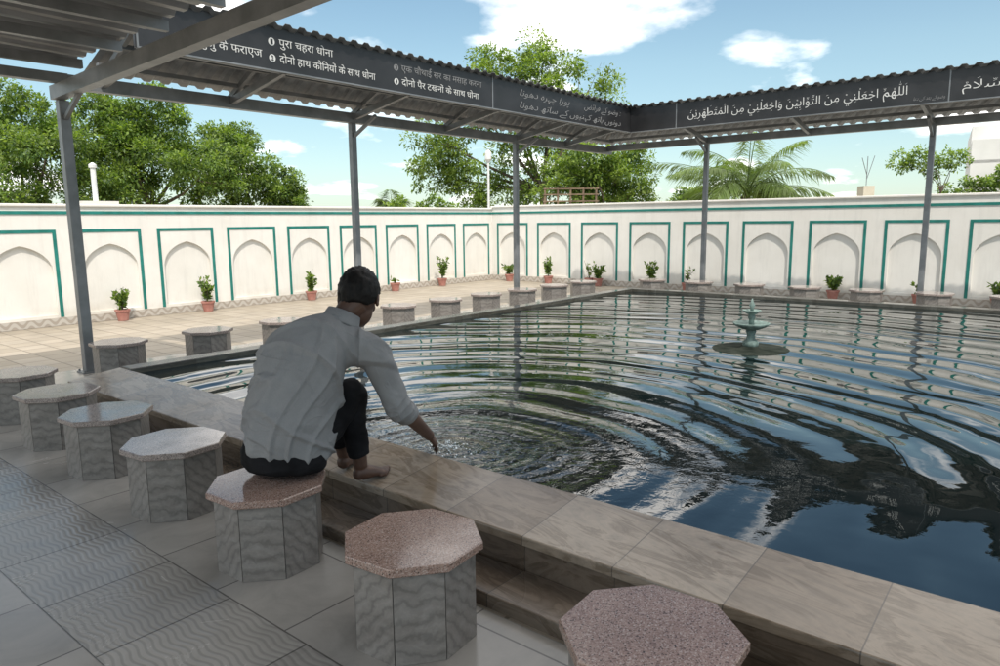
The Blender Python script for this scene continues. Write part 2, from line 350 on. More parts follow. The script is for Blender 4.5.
# ---------------------------------------------------------------- boundary walls with arched niches
def archz(s): 
    s=min(abs(s),1); return .74+.345*math.sqrt(max(0,1-s*s))**.95+.04*(1-s)**2
def wall(name,origin,rotz,length,lefts,label,WH):
    root=empty(name,origin,rotz,label=label,category='wall')
    b=MB(); fy=0.0; d=.048; zs=.15
    b.box(0,length,d,.26,0,WH)   # core
    def q(p): b.add([(x,fy,z) for x,z in p],[tuple(range(len(p)))])
    x=0.0
    for L in lefts+[None]:
        x1=length if L is None else L
        if x1>x: q([(x,0),(x1,0),(x1,WH),(x,WH)])
        if L is None: break
        c=L+.46; hw=.385; a0=c-hw; a1=c+hw
        q([(L,0),(a0,0),(a0,WH),(L,WH)]); q([(a1,0),(L+.92,0),(L+.92,WH),(a1,WH)]); q([(a0,0),(a1,0),(a1,zs),(a0,zs)])
        N=28; pts=[(c+hw*s,archz(s)) for s in [math.sin(-math.pi/2+math.pi*i/N) for i in range(N+1)]]
        for i in range(N):
            p,r=pts[i],pts[i+1]
            q([p,r,(r[0],WH),(p[0],WH)])
        out=[(a0,zs)]+pts+[(a1,zs)]
        for i in range(len(out)):
            p,r=out[i],out[(i+1)%len(out)]
            b.add([(p[0],0,p[1]),(r[0],0,r[1]),(r[0],d,r[1]),(p[0],d,p[1])],[(0,1,2,3)])
        x=L+.92
    b.add([(0,0,WH),(length,0,WH),(length,d,WH),(0,d,WH)],[(0,1,2,3)])
    put('masonry',b.mesh('masonry',M_plaster),root)
    cp=MB(); cp.box(-.02,length,-.03,.30,WH,WH+.04); put('coping',cp.mesh('coping',M_plaster),root,bevel=.01)
    st=MB(); st.box(0,length,-.012,.0,1.55,1.595); put('stripe',st.mesh('stripe',M_green),root)
    sk=MB(); sk.box(0,length,-.03,-.001,0,.11); put('skirting',sk.mesh('skirting',M_skirt),root)
    tb=MB(); w=.045
    for (u0,u1,z0,z1) in ((0,w,.115,1.34),(.92-w,.92,.115,1.34),(w,.92-w,1.34-w,1.34)): tb.box(u0,u1,-.008,.0,z0,z1)
    tm=tb.mesh('green_trim',M_green)
    for L in lefts: put('green_trim',tm,root,loc=(L,0,0))
    return root
XW,YW=13.25,11.2
lf=[4.06-1.165*5+1.165*i for i in range(13)]
wall('boundary_wall',(-4,YW,0),(0,0,0),XW+4,[x+4 for x in lf if x+.92<XW-.05],'white wall with green framed arched niches beside the paved walkway',1.655)
rf=[YW-y for y in [9.85+1.19-1.19*i for i in range(14)]]
wall('boundary_wall',(XW,YW-.002,0),(0,0,-math.pi/2),YW+6,[x for x in rf if x>0],'white wall with green framed arched niches behind the pool end',1.70)
# ---------------------------------------------------------------- stools
def octo(r,z0,z1,ch=0):
    b=MB(); ph=math.pi/8
    k=1/math.cos(math.pi/8)
    pr=[(r*k-ch,z0),(r*k,z0+ch),(r*k,z1-ch),(r*k-ch,z1)] if ch else [(r*k,z0),(r*k,z1)]
    b.lathe(pr,8,ph=ph); return b
seatA=octo(.226,.312,.342,.004).mesh('seat',M_gran); seatB=octo(.226,.312,.342,.004).mesh('seat',M_gran2)
pb=octo(.196,0,.312); pb.mi=[1]*len(pb.mi)
for i in range(8):
    t=i*math.pi/4; hw_=.201*math.tan(math.pi/8)-.0016; n_=Vector((math.cos(t),math.sin(t),0)); s_=Vector((-math.sin(t),math.cos(t),0))
    vs=[]
    for rr in (.19,.201):
        for a_,z_ in ((-hw_,.001),(hw_,.001),(hw_,.311),(-hw_,.311)): vs.append(n_*rr+s_*a_*(rr/.201)+Vector((0,0,z_)))
    pb.add(vs,[(0,3,2,1),(4,5,6,7),(0,1,5,4),(1,2,6,5),(2,3,7,6),(3,0,4,7)],0)
ped=pb.mesh('pedestal',[M_body,M_joint])
def stool(x,y,pink,lab,rz=0):
    e=empty('stool',(x,y,0),(0,0,rz),label=lab,category='stool',group='stone stools around the pool')
    put('seat',seatA if pink else seatB,e); put('pedestal',ped,e)
for i,(x,y) in enumerate([(1.571,-.06),(1.571,.80),(1.573,1.70),(1.569,2.563),(1.60,3.43),(1.63,4.30),(1.65,5.10),(1.70,5.99)]):
    pink=i<=3
    lab='octagonal grey marble stool with brownish pink granite top' if pink else 'octagonal grey marble stool with pinkish grey granite top'
    if i==3: lab='octagonal marble stool with pink granite top under the seated man'
    stool(x,y,pink,lab,random.uniform(-.05,.05)+.1)
for i in range(10): stool(2.76+.865*i,6.85,False,'octagonal grey marble stool beside the dark pool curb near the pillars',random.uniform(-.05,.05))
for i in range(8): stool(11.5,6.01-.87*i,False,'octagonal grey marble stool beyond the far pool curb',random.uniform(-.05,.05))
# ---------------------------------------------------------------- pillars
def pillar(x,y,w,h,dr,lab):
    e=empty('pillar',(x,y,0),label=lab,category='pillar',group='steel pillars carrying the canopy')
    b=MB(); b.box(-w/2,w/2,-w/2,w/2,.012,h); put('post',b.mesh('post',M_metal),e,bevel=.006)
    b=MB(); b.box(-.085,.085,-.085,.085,0,.012)
    for i in (-1,1):
        for j in (-1,1): b.lathe([(.01,.012),(.01,.03)],6,(i*.065,j*.065,0))
    put('base_plate',b.mesh('base_plate',M_metal),e)
    b=MB(); b.bar((dr[0]*w/2,dr[1]*w/2,h-.16),(dr[0]*.45,dr[1]*.45,h+.05),.035,.035)
    put('brace',b.mesh('brace',M_metal),e)
for x,h,w_ in ((2.68,2.52,.09),(5.95,2.62,.075),(9.25,2.62,.075)): pillar(x,7.37 if x<3 else 7.3,w_,h,(0,-1),'slim grey square steel pillar between stool row and walkway')
for y in (5.29,1.92,-1.4): pillar(12.0,y,.075,2.68,(-1,0),'slim grey square steel pillar behind the stools at the pool end')
# ---------------------------------------------------------------- canopy roofs
def deck(pin,pout,n,per,amp=.013):
    b=MB(); A,B=Vector(pin[0]),Vector(pin[1]); C,D=Vector(pout[0]),Vector(pout[1]); vs=[];fs=[]
    L=(B-A).length; N=int(L/per)*6; prof=[0,0,.0,1,1,1]
    for i in range(N+1):
        t=i/N; z=Vector((0,0,amp*2*prof[i%6]))
        vs.append(A.lerp(B,t)+z); vs.append(C.lerp(D,t)+z)
        vs.append(A.lerp(B,t)+z+Vector((0,0,.004))); vs.append(C.lerp(D,t)+z+Vector((0,0,.004)))
    for i in range(N):
        k=i*4
        fs+=[(k,k+4,k+5,k+1),(k+2,k+3,k+7,k+6),(k,k+2,k+6,k+4),(k+1,k+5,k+7,k+3)]
    b.add(vs,fs); return b
FB,FT=2.84,3.25
cl=empty('canopy_roof',(2.6,7.3,2.62),label='corrugated steel canopy with black lettered fascia along the walkway side',category='roof')
o=Vector((2.6,7.3,2.62))
def L_(b): 
    b.v=[(x-o.x,y-o.y,z-o.z) for x,y,z in b.v]; return b
put('deck',L_(deck(((2.9,6.17,FT+.004),(10.97,6.17,FT+.004)),((2.9,7.42,2.80),(12.2,7.42,2.80)),0,.16)).mesh('deck',M_deck),cl)
b=MB(); b.box(2.71,12.15,7.25,7.35,2.62,2.74)
for k in (.2,.5,.8): 
    y=6.27+(7.3-6.27)*k; z=3.18+(2.76-3.18)*k; b.box(2.9,11.1+k*1.0,y-.025,y+.025,z-.04,z+.0)
for x in (3.0,4.3,5.95,7.6,9.25,10.6):
    b.bar((x,7.3,2.68),(x,6.27,2.87),.05,.07); b.bar((x,7.3,2.72),(x,6.27,3.20),.04,.05)
b.box(2.9,11.05,6.27,6.31,FB-.0,FB+.05)
put('framing',L_(b).mesh('framing',M_metal),cl)
b=MB(); b.box(2.86,11.05,6.235,6.262,FB,FT); fasL=put('fascia_board',L_(b).mesh('fascia_board',M_fascia),cl)
b=MB(); 
for x in (2.88,7.42): b.box(x-.008,x+.008,6.229,6.235,FB,FT)
b.box(2.88,11.03,6.228,6.2345,FB,FB+.014); 
put('edge_strip',L_(b).mesh('edge_strip',M_metal),cl)
o2=o.copy()
cr_=empty('canopy_roof',(12.0,5,2.68),label='corrugated steel canopy with black Arabic lettered fascia over the pool end',category='roof')
o=Vector((12.0,5,2.68)); o3=o.copy()
put('deck',L_(deck(((10.97,-6,FT+.004),(10.97,6.17,FT+.004)),((12.2,-6,2.80),(12.2,7.42,2.80)),0,.16)).mesh('deck',M_deck),cr_)
b=MB(); b.box(11.95,12.05,-6,7.24,2.66,2.77)
for k in (.2,.5,.8):
    x=11.07+(12-11.07)*k; z=3.18+(2.78-3.18)*k; b.box(x-.025,x+.025,-6,6.3+k,z-.04,z)
for y in (5.29,3.6,1.92,.25,-1.4): 
    b.bar((12,y,2.70),(11.07,y,2.87),.05,.07)
b.box(11.07,11.11,-6,6.2,FB,FB+.05)
put('framing',L_(b).mesh('framing',M_metal),cr_)
b=MB(); b.box(11.035,11.062,-6,6.234,FB,FT); fasR=put('fascia_board',L_(b).mesh('fascia_board',M_fascia),cr_)
b=MB(); b.box(11.028,11.0345,-6,6.22,FB,FB+.014)
for y in (1.62,5.4): b.box(11.029,11.035,y-.008,y+.008,FB,FT)
put('edge_strip',L_(b).mesh('edge_strip',M_metal),cr_)
cn=empty('canopy_roof',(2.65,7.3,2.58),label='corrugated steel roof on box beams over the stool row and terrace',category='roof')
o=Vector((2.65,7.3,2.58)); SL=.0285; YE=-1.9
dz=(7.3-YE)*SL
put('deck',L_(deck(((2.78,YE,2.86+dz),(2.78,7.42,2.86)),((-.75,YE,2.93+dz),(-.75,7.42,2.93)),0,.2,.018)).mesh('deck',M_deck),cn)
b=MB(); b.bar((2.65,YE,2.585+dz),(2.65,7.42,2.585),.10,.12)
for xx in (.9,-.6): b.bar((xx,YE,2.70+dz),(xx,7.24,2.70),.10,.12)
for y in [7.1-.8*i for i in range(12)]: q=(7.3-y)*SL; b.box(-.75,2.77,y-.03,y+.03,2.77+q,2.845+q)
b.box(-.75,2.705,7.25,7.35,2.66,2.745)
put('framing',L_(b).mesh('framing',M_metal),cn)
# ---------------------------------------------------------------- lettering
FORMS={}
for cp in list(range(0xFB50,0xFC00))+list(range(0xFE70,0xFEFD)):
    d=unicodedata.decomposition(chr(cp)).split()
    if len(d)==2 and d[0] in('<isolated>','<final>','<initial>','<medial>'): FORMS.setdefault(chr(int(d[1],16)),{})[d[0][1:-1]]=chr(cp)
MARKS='\u064b\u064c\u064d\u064e\u064f\u0650\u0651\u0652\u0670'
def shape(t,marks=False):
    base=[];mk=[]
    for c in t:
        if c in MARKS: mk[-1]+=c
        elif c=='\u0627' and base and base[-1]=='\u0644': base[-1]='\uFEFB'
        else: base.append(c); mk.append('')
    t=base; out=[]
    def dual(c): return 'initial' in FORMS.get(c,{})
    def joins(c): return c=='\uFEFB' or 'final' in FORMS.get(c,{})
    for i,c in enumerate(t):
        p=t[i-1] if i else ' '; n=t[i+1] if i+1<len(t) else ' '
        jp=dual(p) and joins(c); jn=dual(c) and joins(n)
        if c=='\uFEFB': out.append('\uFEFC' if jp else c); continue
        F=FORMS.get(c)
        if not F: out.append(c); continue
        k='medial' if jp and jn else 'final' if jp else 'initial' if jn else 'isolated'
        out.append(F.get(k,c))
    s=''.join(out[::-1])
    return (s,mk[::-1]) if marks else s
def tmesh(s,size,fat,shear=0):
    cu=bpy.data.curves.new('lettering','FONT'); cu.body=s; cu.size=size; cu.extrude=.0015; cu.offset=fat; cu.resolution_u=3; cu.shear=shear
    t=bpy.data.objects.new('lettering_source',cu); COL.objects.link(t); bpy.context.view_layer.update()
    me=bpy.data.meshes.new_from_object(t.evaluated_get(bpy.context.evaluated_depsgraph_get())); 
    bpy.data.objects.remove(t); bpy.data.curves.remove(cu); me.name='lettering'; return me
def text(s,size,loc,rot,width,mat,parent,name='lettering',fat=.0,marks=None,shear=0):
    me=tmesh(s,size,fat,shear); me.materials.clear(); me.materials.append(mat)
    xs=[v.co.x for v in me.vertices]; w=max(xs)-min(xs); k=width/w if width else 1; x0=min(xs)
    if marks:
        vs=[tuple(v.co) for v in me.vertices]; fs=[tuple(p.vertices) for p in me.polygons]
        prev=x0; b=MB(); b.add(vs,fs)
        for i,ch in enumerate(s):
            if ch==' ': 
                continue
            m2=tmesh(s[:i+1],size,0); mx=max(v.co.x for v in m2.vertices); my=[v.co.y for v in m2.vertices if v.co.x>prev+ .001] or [0]; bpy.data.meshes.remove(m2)
            cx=(prev+mx)/2; prev=mx; u=size*.11; top=max(max(my),size*.35)+size*.10; bot=min(min(my),0)-size*.10
            for c in marks[i]:
                q=size*.022
                if c=='\u064e': b.bar((cx-u*.7,top,.0),(cx+u*.7,top+u*.7,.0),q,.002) ; top+=u*1.1
                elif c=='\u0650': b.bar((cx-u*.7,bot-u*.7,.0),(cx+u*.7,bot,.0),q,.002)
                elif c=='\u0670': b.bar((cx,top,.0),(cx,top+u*1.4,.0),q,.002)
                else:
                    n=8; r=u*.45; 
                    pp=[(cx+r*math.cos(2*math.pi*j/n),top+u*.5+r*math.sin(2*math.pi*j/n),0) for j in range(n+1)]
                    if c=='\u0651': pp=[(cx-u*.8,top+u*.8,0),(cx-u*.4,top,0),(cx,top+u*.7,0),(cx+u*.4,top,0),(cx+u*.8,top+u*.8,0)]
                    if c=='\u064f': pp=pp+[(cx-u*.3,top-u*.5,0)]
                    for p,r_ in zip(pp,pp[1:]): b.bar(p,r_,q,.002)
                    top+=u*1.3
        me=b.mesh('lettering',mat)
    for v in me.vertices: v.co.x=(v.co.x-x0)*k
    return put(name,me,parent,loc,rot)
def tl(s,x,z,w,size=.105,mat=M_letter,fat=-.0004,shear=0): text(s,size,(x-o2.x,6.232-o2.y,z-o2.z),(math.pi/2,0,0),w,mat,fasL,fat=fat,shear=shear)
def trr(s,y,z,w,size=.13,mat=M_letter,fat=-.0005,marks=None,shear=0): text(s,size,(11.032-o3.x,y-o3.y,z-o3.z),(math.pi/2,0,-math.pi/2),w,mat,fasR,fat=fat,marks=marks,shear=shear)
def disc(x,z,num,mat=M_letter):
    b=MB(); vs=[(0.036*math.cos(2*math.pi*i/20),0,.036*math.sin(2*math.pi*i/20)) for i in range(20)]
    b.add(vs,[tuple(range(20))]); put('bullet',b.mesh('bullet',mat),fasL,(x-o2.x,6.2325-o2.y,z+.03-o2.z))
    text(num,.065,(x-.014-o2.x,6.2285-o2.y,z+.009-o2.z),(math.pi/2,0,0),.026,M_fascia,fasL,fat=.001)
tl('वुजु के फराएज',3.42,2.95,.62,.105)
disc(4.15,3.08,'1'); tl('पुरा चहरा धोना',4.23,3.08,.64)
disc(4.15,2.93,'2'); tl('दोनो हाथ कोिनयों के साथ धोना',4.23,2.93,1.2)
disc(5.74,3.08,'3',M_letdim); tl('एक चौथाई सर का मसाह करना',5.82,3.08,1.38,mat=M_letdim)
disc(5.74,2.93,'4'); tl('दोनो पैर टखनों के साथ धोना',5.82,2.93,1.32)
tl(shape('پورا چہرہ دھونا'),8.0,3.08,1.2,.125,mat=M_letdim,fat=-.001,shear=.3); tl(shape('وضو کے فرائض')+' :',9.6,3.08,1.1,.125,mat=M_letdim,fat=-.001,shear=.3)
tl(shape('دونوں ہاتھ کہنیوں کے ساتھ دھونا'),8.0,2.92,2.7,.125,mat=M_letdim,fat=-.001,shear=.3)
s_,m_=shape('اَللّٰهُمَّ اجْعَلْنِيْ مِنَ التَّوَّابِيْنَ وَاجْعَلْنِيْ مِنَ الْمُتَطَهِّرِيْنَ',True)
trr(s_,5.2,2.99,3.1,.165,fat=-.0014,marks=m_)
trr(shape('وضو کے بعد کی دعا'),2.02,2.90,.36,.065,M_letdim,shear=.3)
s_,m_=shape('اَلسَّلَامُ',True)
trr(s_,1.48,2.98,.52,.15,fat=-.0012,marks=m_)
# ---------------------------------------------------------------- fountain
fo=empty('fountain',(6.48,2.37,WZ),label='small two tiered weathered aqua fountain standing in the pool water',category='fountain'); fo.scale=(.80,.80,.95)
b=MB(); b.lathe([(.42,-.15),(.44,-.01),(.42,.004),(.13,.012),(.10,.03)],32); put('base',b.mesh('base',M_dark,True),fo)
b=MB(); b.lathe([(.085,.02),(.09,.07),(.05,.10),(.042,.14),(.06,.17),(.05,.19)],20); put('pedestal',b.mesh('pedestal',M_fount,True),fo)
b=MB(); b.lathe([(.05,.185),(.10,.195),(.18,.225),(.205,.25),(.20,.258),(.17,.24),(.06,.225)],28); put('bowl',b.mesh('bowl',M_fount,True),fo)
b=MB(); b.lathe([(.03,.22),(.03,.29),(.045,.31),(.03,.33),(.06,.345),(.105,.375),(.10,.38),(.07,.365),(.02,.36)],24); put('bowl',b.mesh('bowl',M_fount,True),fo)
b=MB(); b.lathe([(.018,.355),(.02,.40),(.035,.425),(.02,.45),(.006,.49)],14); put('spout',b.mesh('spout',M_fount,True),fo)
# ---------------------------------------------------------------- potted plants
def leafquad(b,p,d,nrm,l,w,mi=0,droop=0):
    d=d.normalized(); s=d.cross(nrm).normalized(); 
    b.add([p,p+d*l*.5+s*w,p+d*l-Vector((0,0,droop*l)),p+d*l*.5-s*w],[(0,1,2,3)],mi)
def rv():
    while True:
        v=Vector((random.uniform(-1,1),random.uniform(-1,1),random.uniform(-1,1)))
        if .05<v.length<1: return v.normalized()
def plant(x,y,h,kind):
    e=empty('potted_plant',(x,y,0),label='leafy green plant in a terracotta pot at the wall foot' if kind<2 else 'thin straggly plant in a terracotta pot at the wall foot',category='potted plant',group='potted plants along the wall')
    b=MB(); b.lathe([(.07,0),(.095,.13),(.105,.135),(.108,.165),(.09,.165),(.085,.14)],20); b.lathe([(.088,.139),(.085,.145)],16,mi=1)
    put('pot',b.mesh('pot',[M_pot,M_soil],False),e)
    b=MB()
    for k in range(8 if kind<2 else 4):
        an=random.uniform(0,6.28); sp=random.uniform(.03,.15)*(1 if kind<2 else 1.3)
        tip=Vector((math.cos(an)*sp,math.sin(an)*sp,.15+h*random.uniform(.55,1)))
        mid=Vector((tip.x*.35,tip.y*.35,.15+h*.4))
        b.tube([(0,0,.13),mid,tip],[.006,.005,.003],5,sub=3,mi=3)
        for j in range(34 if kind<2 else 9):
            t=random.uniform(.2,1); p=Vector((0,0,.13)).lerp(mid,t*2) if t<.5 else mid.lerp(tip,t*2-1)
            leafquad(b,p,rv()+Vector((0,0,.4)),rv(),random.uniform(.05,.10),random.uniform(.012,.024),random.choice((0,1,1,2)))
    put('foliage',b.mesh('foliage',LEAF+[M_bark]),e)
for x,h,k in ((4.52,.36,0),(5.85,.42,1),(7.85,.38,1),(9.9,.12,2),(11.28,.5,0)): plant(x,YW-.22,h,k)
for y,h,k in ((10.5,.25,0),(9.38,.42,1),(8.3,.45,2),(8.08,.28,0),(6.83,.42,1),(6.06,.38,2),(3.39,.28,1),(2.1,.2,2),(1.05,.25,0)): plant(XW-.22,y,h,k)
# ---------------------------------------------------------------- trees
def tree(loc,th,tr,clumps,nl,ls,lab,cat='tree',light=0,name='tree',ns=20):
    e=empty(name,(loc[0],loc[1],0),label=lab,category=cat)
    b=MB(); top=Vector((random.uniform(-.3,.3),random.uniform(-.3,.3),th))
    b.tube([(0,0,-.2),top*.5+Vector((.1,.05,0)),top],[tr,tr*.75,tr*.55],10,sub=4)
    cs=[]
    for (cr,cf,cz,r) in clumps:
        cx,cyy=fr(cr,cf); cs.append((Vector((cx-0,cyy-0,cz)),r))
    for c,r in cs:
        m=top.lerp(c,.5)+Vector((random.uniform(-.2,.2),random.uniform(-.2,.2),-.15*r))
        b.tube([top*.92,m,c],[tr*.35,tr*.2,tr*.07],6,sub=3)
        for k in range(3):
            q=c+rv()*r*.8; b.tube([m.lerp(c,.6),(m.lerp(c,.6)+q)/2+rv()*.1,q],[tr*.1,tr*.06,tr*.02],4,sub=2)
    put('trunk',b.mesh('trunk',M_bark,True),e)
    b=MB(); tot=sum(r*r for _,r in cs)
    for c,r in cs:
        sub=[(c+rv()*r*random.uniform(.45,1.0), r*random.uniform(.18,.42)) for _ in range(ns)]
        for _ in range(int(nl*r*r/tot)):
            q,qr=random.choice(sub); d=rv(); rad=qr*random.uniform(.4,1.18)
            p=q+Vector((d.x*rad,d.y*rad,d.z*rad*.75))
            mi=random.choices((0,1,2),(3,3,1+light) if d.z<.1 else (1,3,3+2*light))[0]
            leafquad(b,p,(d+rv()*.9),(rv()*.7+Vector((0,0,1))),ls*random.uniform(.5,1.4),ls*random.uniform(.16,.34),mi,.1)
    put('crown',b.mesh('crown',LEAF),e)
def T(u,f): return f*(u-500)/715*.97
def treeat(u,f,clpx,th,tr,nl,ls,lab,light=0,ns=20):
    base=fr(T(u,f),f)
    cl=[(T(cu,f)-T(u,f),df,z,r) for cu,df,z,r in clpx]
    tree(base,th,tr,cl,nl,ls,lab,light=light,ns=ns)
treeat(20,25,[(-30,0,4.2,1.8),(10,1,5.0,1.6),(45,0,3.6,1.6),(20,-1,2.6,1.6),(70,1,2.4,1.2),(-60,0,3,1.6),(35,1,4.6,1.1)],2.0,.22,38000,.14,'broad green tree standing behind the white wall')
treeat(150,29,[(110,0,4.6,1.9),(150,0,5.6,1.6),(185,1,4.6,1.7),(215,-1,3.4,1.6),(150,-1,3.4,1.9),(95,1,3.0,1.6),(125,0,5.3,1.3)],2.2,.25,48000,.15,'large leafy green tree with uneven rounded crown behind the wall')
treeat(255,31,[(240,0,3.6,1.5),(270,0,3.0,1.3),(232,1,4.8,.9),(285,0,2.4,1.0),(215,0,2.4,1.3)],1.6,.18,24000,.15,'smaller leafy green tree behind the white wall')
treeat(545,25,[(500,0,5.9,1.3),(545,1,6.6,1.2),(590,0,5.7,1.2),(520,-1,4.6,1.2),(440,0,4.2,1.0),(430,1,3.0,.9),(475,0,2.7,1.1),(520,0,2.9,1.1),(575,1,4.2,1.3),(480,0,5.2,1.0),(455,1,3.4,.9),(550,0,5.0,1.2)],2.6,.2,36000,.13,'tall airy tree with feathery light green foliage behind the wall',3,18)
treeat(605,22,[(590,0,3.1,1.1),(620,0,3.0,1.0),(605,1,2.3,1.1),(635,0,2.2,.8),(570,0,2.2,.9)],1.6,.16,22000,.12,'bushy bright green tree behind the corner of the wall',3)
treeat(935,17,[(905,0,2.62,.28),(925,0,2.7,.34),(950,0,2.66,.3),(968,0,2.74,.2),(940,0,2.45,.2)],2.1,.035,2200,.08,'thin young tree with a flat sparse crown behind the wall',1)
treeat(430,19,[(395,0,1.75,.3),(430,0,1.7,.35),(450,0,1.68,.3)],1.2,.05,2000,.1,'low shrubby tree just showing over the wall',1)
treeat(990,24,[(975,0,2.1,.7),(1010,0,2.2,.8),(950,0,1.7,.5)],1.2,.1,6000,.12,'low dark green tree beside the white building')
treeat(735,25,[(700,0,1.7,.7),(735,0,1.8,.6),(690,0,2.0,.5)],1.0,.1,5000,.12,'low green tree beneath the palm behind the wall',1)
# palm
def palm(loc,h,n,L,lab):
    e=empty('palm_tree',(loc[0],loc[1],0),label=lab,category='tree')
    b=MB(); b.tube([(0,0,-.2),(.1,0,h*.5),(0,.05,h)],[.2,.15,.13],10,sub=4); put('trunk',b.mesh('trunk',M_bark,True),e)
    b=MB()
    for i in range(n):
        az=6.283*(i*.618%1)+random.uniform(-.2,.2); el=random.uniform(.2,1.45); d=Vector((math.cos(az),math.sin(az),0)); LL=L*random.uniform(.75,1.12)
        pts=[]
        x=0;z=h;ang=el; dr_=random.uniform(.07,.15)
        for k in range(13):
            pts.append(Vector((d.x*x,d.y*x,z))); x+=LL/12*math.cos(ang); z+=LL/12*math.sin(ang); ang-=dr_
        b.tube(pts,[.022*(1-k/14) for k in range(13)],5,sub=1)
        sd=Vector((-d.y,d.x,0))
        for k in range(1,12):
            for q in range(9):
                p=pts[k].lerp(pts[k+1] if k<12 else pts[k],q/9); t=(k+q/9)/12
                ll=.62*math.sin(math.pi*min(1,t*.85+.12))+.12; tg=(pts[k+1 if k<12 else k]-pts[k-1]).normalized()
                for sgn in (-1,1):
                    if random.random()<.06: continue
                    dd=(sd*sgn*.8+tg*.9+Vector((0,0,-.5+random.uniform(-.4,.3))))
                    leafquad(b,p,dd,Vector((0,0,1))+rv()*.5,ll*random.uniform(.7,1.15),.016,0,.25)
    put('crown',b.mesh('crown',M_palm),e)
palm(fr(T(752,21),21),2.0,24,3.0,'coconut palm with arching fronds behind the white wall')
palm(fr(T(392,30),30),1.9,9,1.0,'small palm top just showing above the wall')
# ---------------------------------------------------------------- other background items
x,y=fr(T(490,20),20); e=empty('street_lamp',(x,y,0),label='slim white lamp post rising behind the wall',category='lamp')
b=MB(); b.lathe([(.04,0),(.03,3.0)],10); put('post',b.mesh('post',M_lampw),e)
b=MB(); b.lathe([(.05,2.98),(.09,3.05),(.09,3.22),(.04,3.3)],12); put('lamp_head',b.mesh('lamp_head',M_lampw),e)
x,y=fr(T(92,15),15); e=empty('vent_pipe',(x,y,0),label='white capped vent pipe on a plastered block behind the wall',category='pipe')
b=MB(); b.box(-.35,.35,-.25,.25,0,1.88); put('block',b.mesh('block',M_plaster),e)
b=MB(); b.lathe([(.05,1.88),(.05,2.55),(.075,2.56),(.075,2.62),(.02,2.66)],14); put('pipe',b.mesh('pipe',M_lampw),e)
x,y=fr(T(573,16.5),16.5); e=empty('wooden_frame',(x,y,0),(0,0,R(-50)),label='weathered wooden crate frame standing behind the wall corner',category='frame')
b=MB()
for i in range(5): b.box(-.6+i*.29,-.56+i*.29,-.02,.02,0,2.12)
for z in (1.8,1.95,2.08): b.box(-.62,.64,-.03,.03,z,z+.03)
put('rails',b.mesh('rails',M_wood),e)
x,y=fr(T(872,16),16); e=empty('water_box',(x,y,0),(0,0,YAW),label='beige plastered box with thin antenna behind the wall',category='utility box')
b=MB(); b.box(-.14,.14,-.12,.12,0,2.06); put('box',b.mesh('box',nmat('beige_plaster',(.45,.4,.3),(.55,.5,.4),3)),e)
b=MB(); b.bar((0,0,2.06),(0,0,2.7),.012,.012); b.bar((0,0,2.3),(-.25,.25,2.65),.01,.01); b.bar((0,0,2.2),(.1,-.2,2.72),.01,.01); put('antenna',b.mesh('antenna',M_metal),e)
x,y=fr(23.4,29); e=empty('building',(x,y,0),(0,0,R(8)),label='white flat roofed house with rooftop parapet',category='house')
b=MB(); b.lathe([(1.6,0),(1.6,4.3)],28,(-3.0,-2.0,0)); b.box(-3,6,-3.6,4,0,4.3); b.box(-1,6,-3,4,4.3,5.0); put('wall',b.mesh('wall',M_plaster2),e)
b=MB(); b.lathe([(1.72,3.4),(1.72,3.52)],28,(-3.0,-2.0,0)); b.box(-3,6.1,-3.72,4,3.4,3.52); put('ledge',b.mesh('ledge',M_plaster2),e)
for i in range(2):
    b=MB(); b.box(-2+i*2.2,-1+i*2.2,-3.64,-3.58,1.9,3.0); put('window',b.mesh('window',M_black),e)
# ---------------------------------------------------------------- person
def remesh(b,name,mat,vox,sm=4,fn=None):
    me=b.mesh(name+'_raw',mat); t=bpy.data.objects.new(name+'_raw',me); COL.objects.link(t)
    m=t.modifiers.new('r','REMESH'); m.mode='VOXEL'; m.voxel_size=vox
    s=t.modifiers.new('s','SMOOTH'); s.iterations=sm; s.factor=.5
    bpy.context.view_layer.update()
    me2=bpy.data.meshes.new_from_object(t.evaluated_get(bpy.context.evaluated_depsgraph_get())); bpy.data.objects.remove(t); bpy.data.meshes.remove(me)
    me2.name=name; me2.materials.clear(); me2.materials.append(mat)
    if fn:
        me2.update(); ns=[v.normal.copy() for v in me2.vertices]
        for v,nr in zip(me2.vertices,ns): v.co=v.co+nr*fn(v.co)
    me2.polygons.foreach_set('use_smooth',[True]*len(me2.polygons)); me2.polygons.foreach_set('material_index',[0]*len(me2.polygons)); me2.update(); return me2
V=Vector
O=V((1.66,2.56,0))
RS,RE,RW=V((2.01,2.39,.86)),V((2.14,2.365,.565)),V((2.42,2.47,.345))
LS,LE,LW=V((1.88,2.715,.88)),V((1.93,2.88,.63)),V((2.02,2.89,.70))
PEL,WAI,CHE,NEC=V((1.68,2.585,.46)),V((1.71,2.58,.62)),V((1.83,2.56,.80)),V((1.95,2.548,.94))
HD=V((2.07,2.54,1.06))
GZ=lambda x: .195+(x-2.05)*.045/.40
RH,RK,RA=V((1.72,2.53,.45)),V((2.00,2.54,.64)),V((2.045,2.55,GZ(2.045)+.085))
LH,LK,LA=V((1.72,2.69,.45)),V((2.02,2.74,.64)),V((2.09,2.73,GZ(2.09)+.085))
Fh=V((.68,.50,-.54)).normalized(); Sh=V((0,0,1)).cross(Fh).normalized(); Uh=Fh.cross(Sh).normalized()
Fh*=1.06; Sh*=1.06; Uh*=1.06
side=(RS-LS).normalized()
b=MB()
b.tube([PEL,WAI,CHE,NEC],[(.14,.10),(.125,.09),(.14,.085),(.055,.05)],24,side=side,cap=.4)
b.tube([NEC-V((.0,0,.0)),NEC.lerp(HD,.5)-Fh*.015,HD-Fh*.02-Uh*.03],[.052,.055,.060],16,cap=.3)
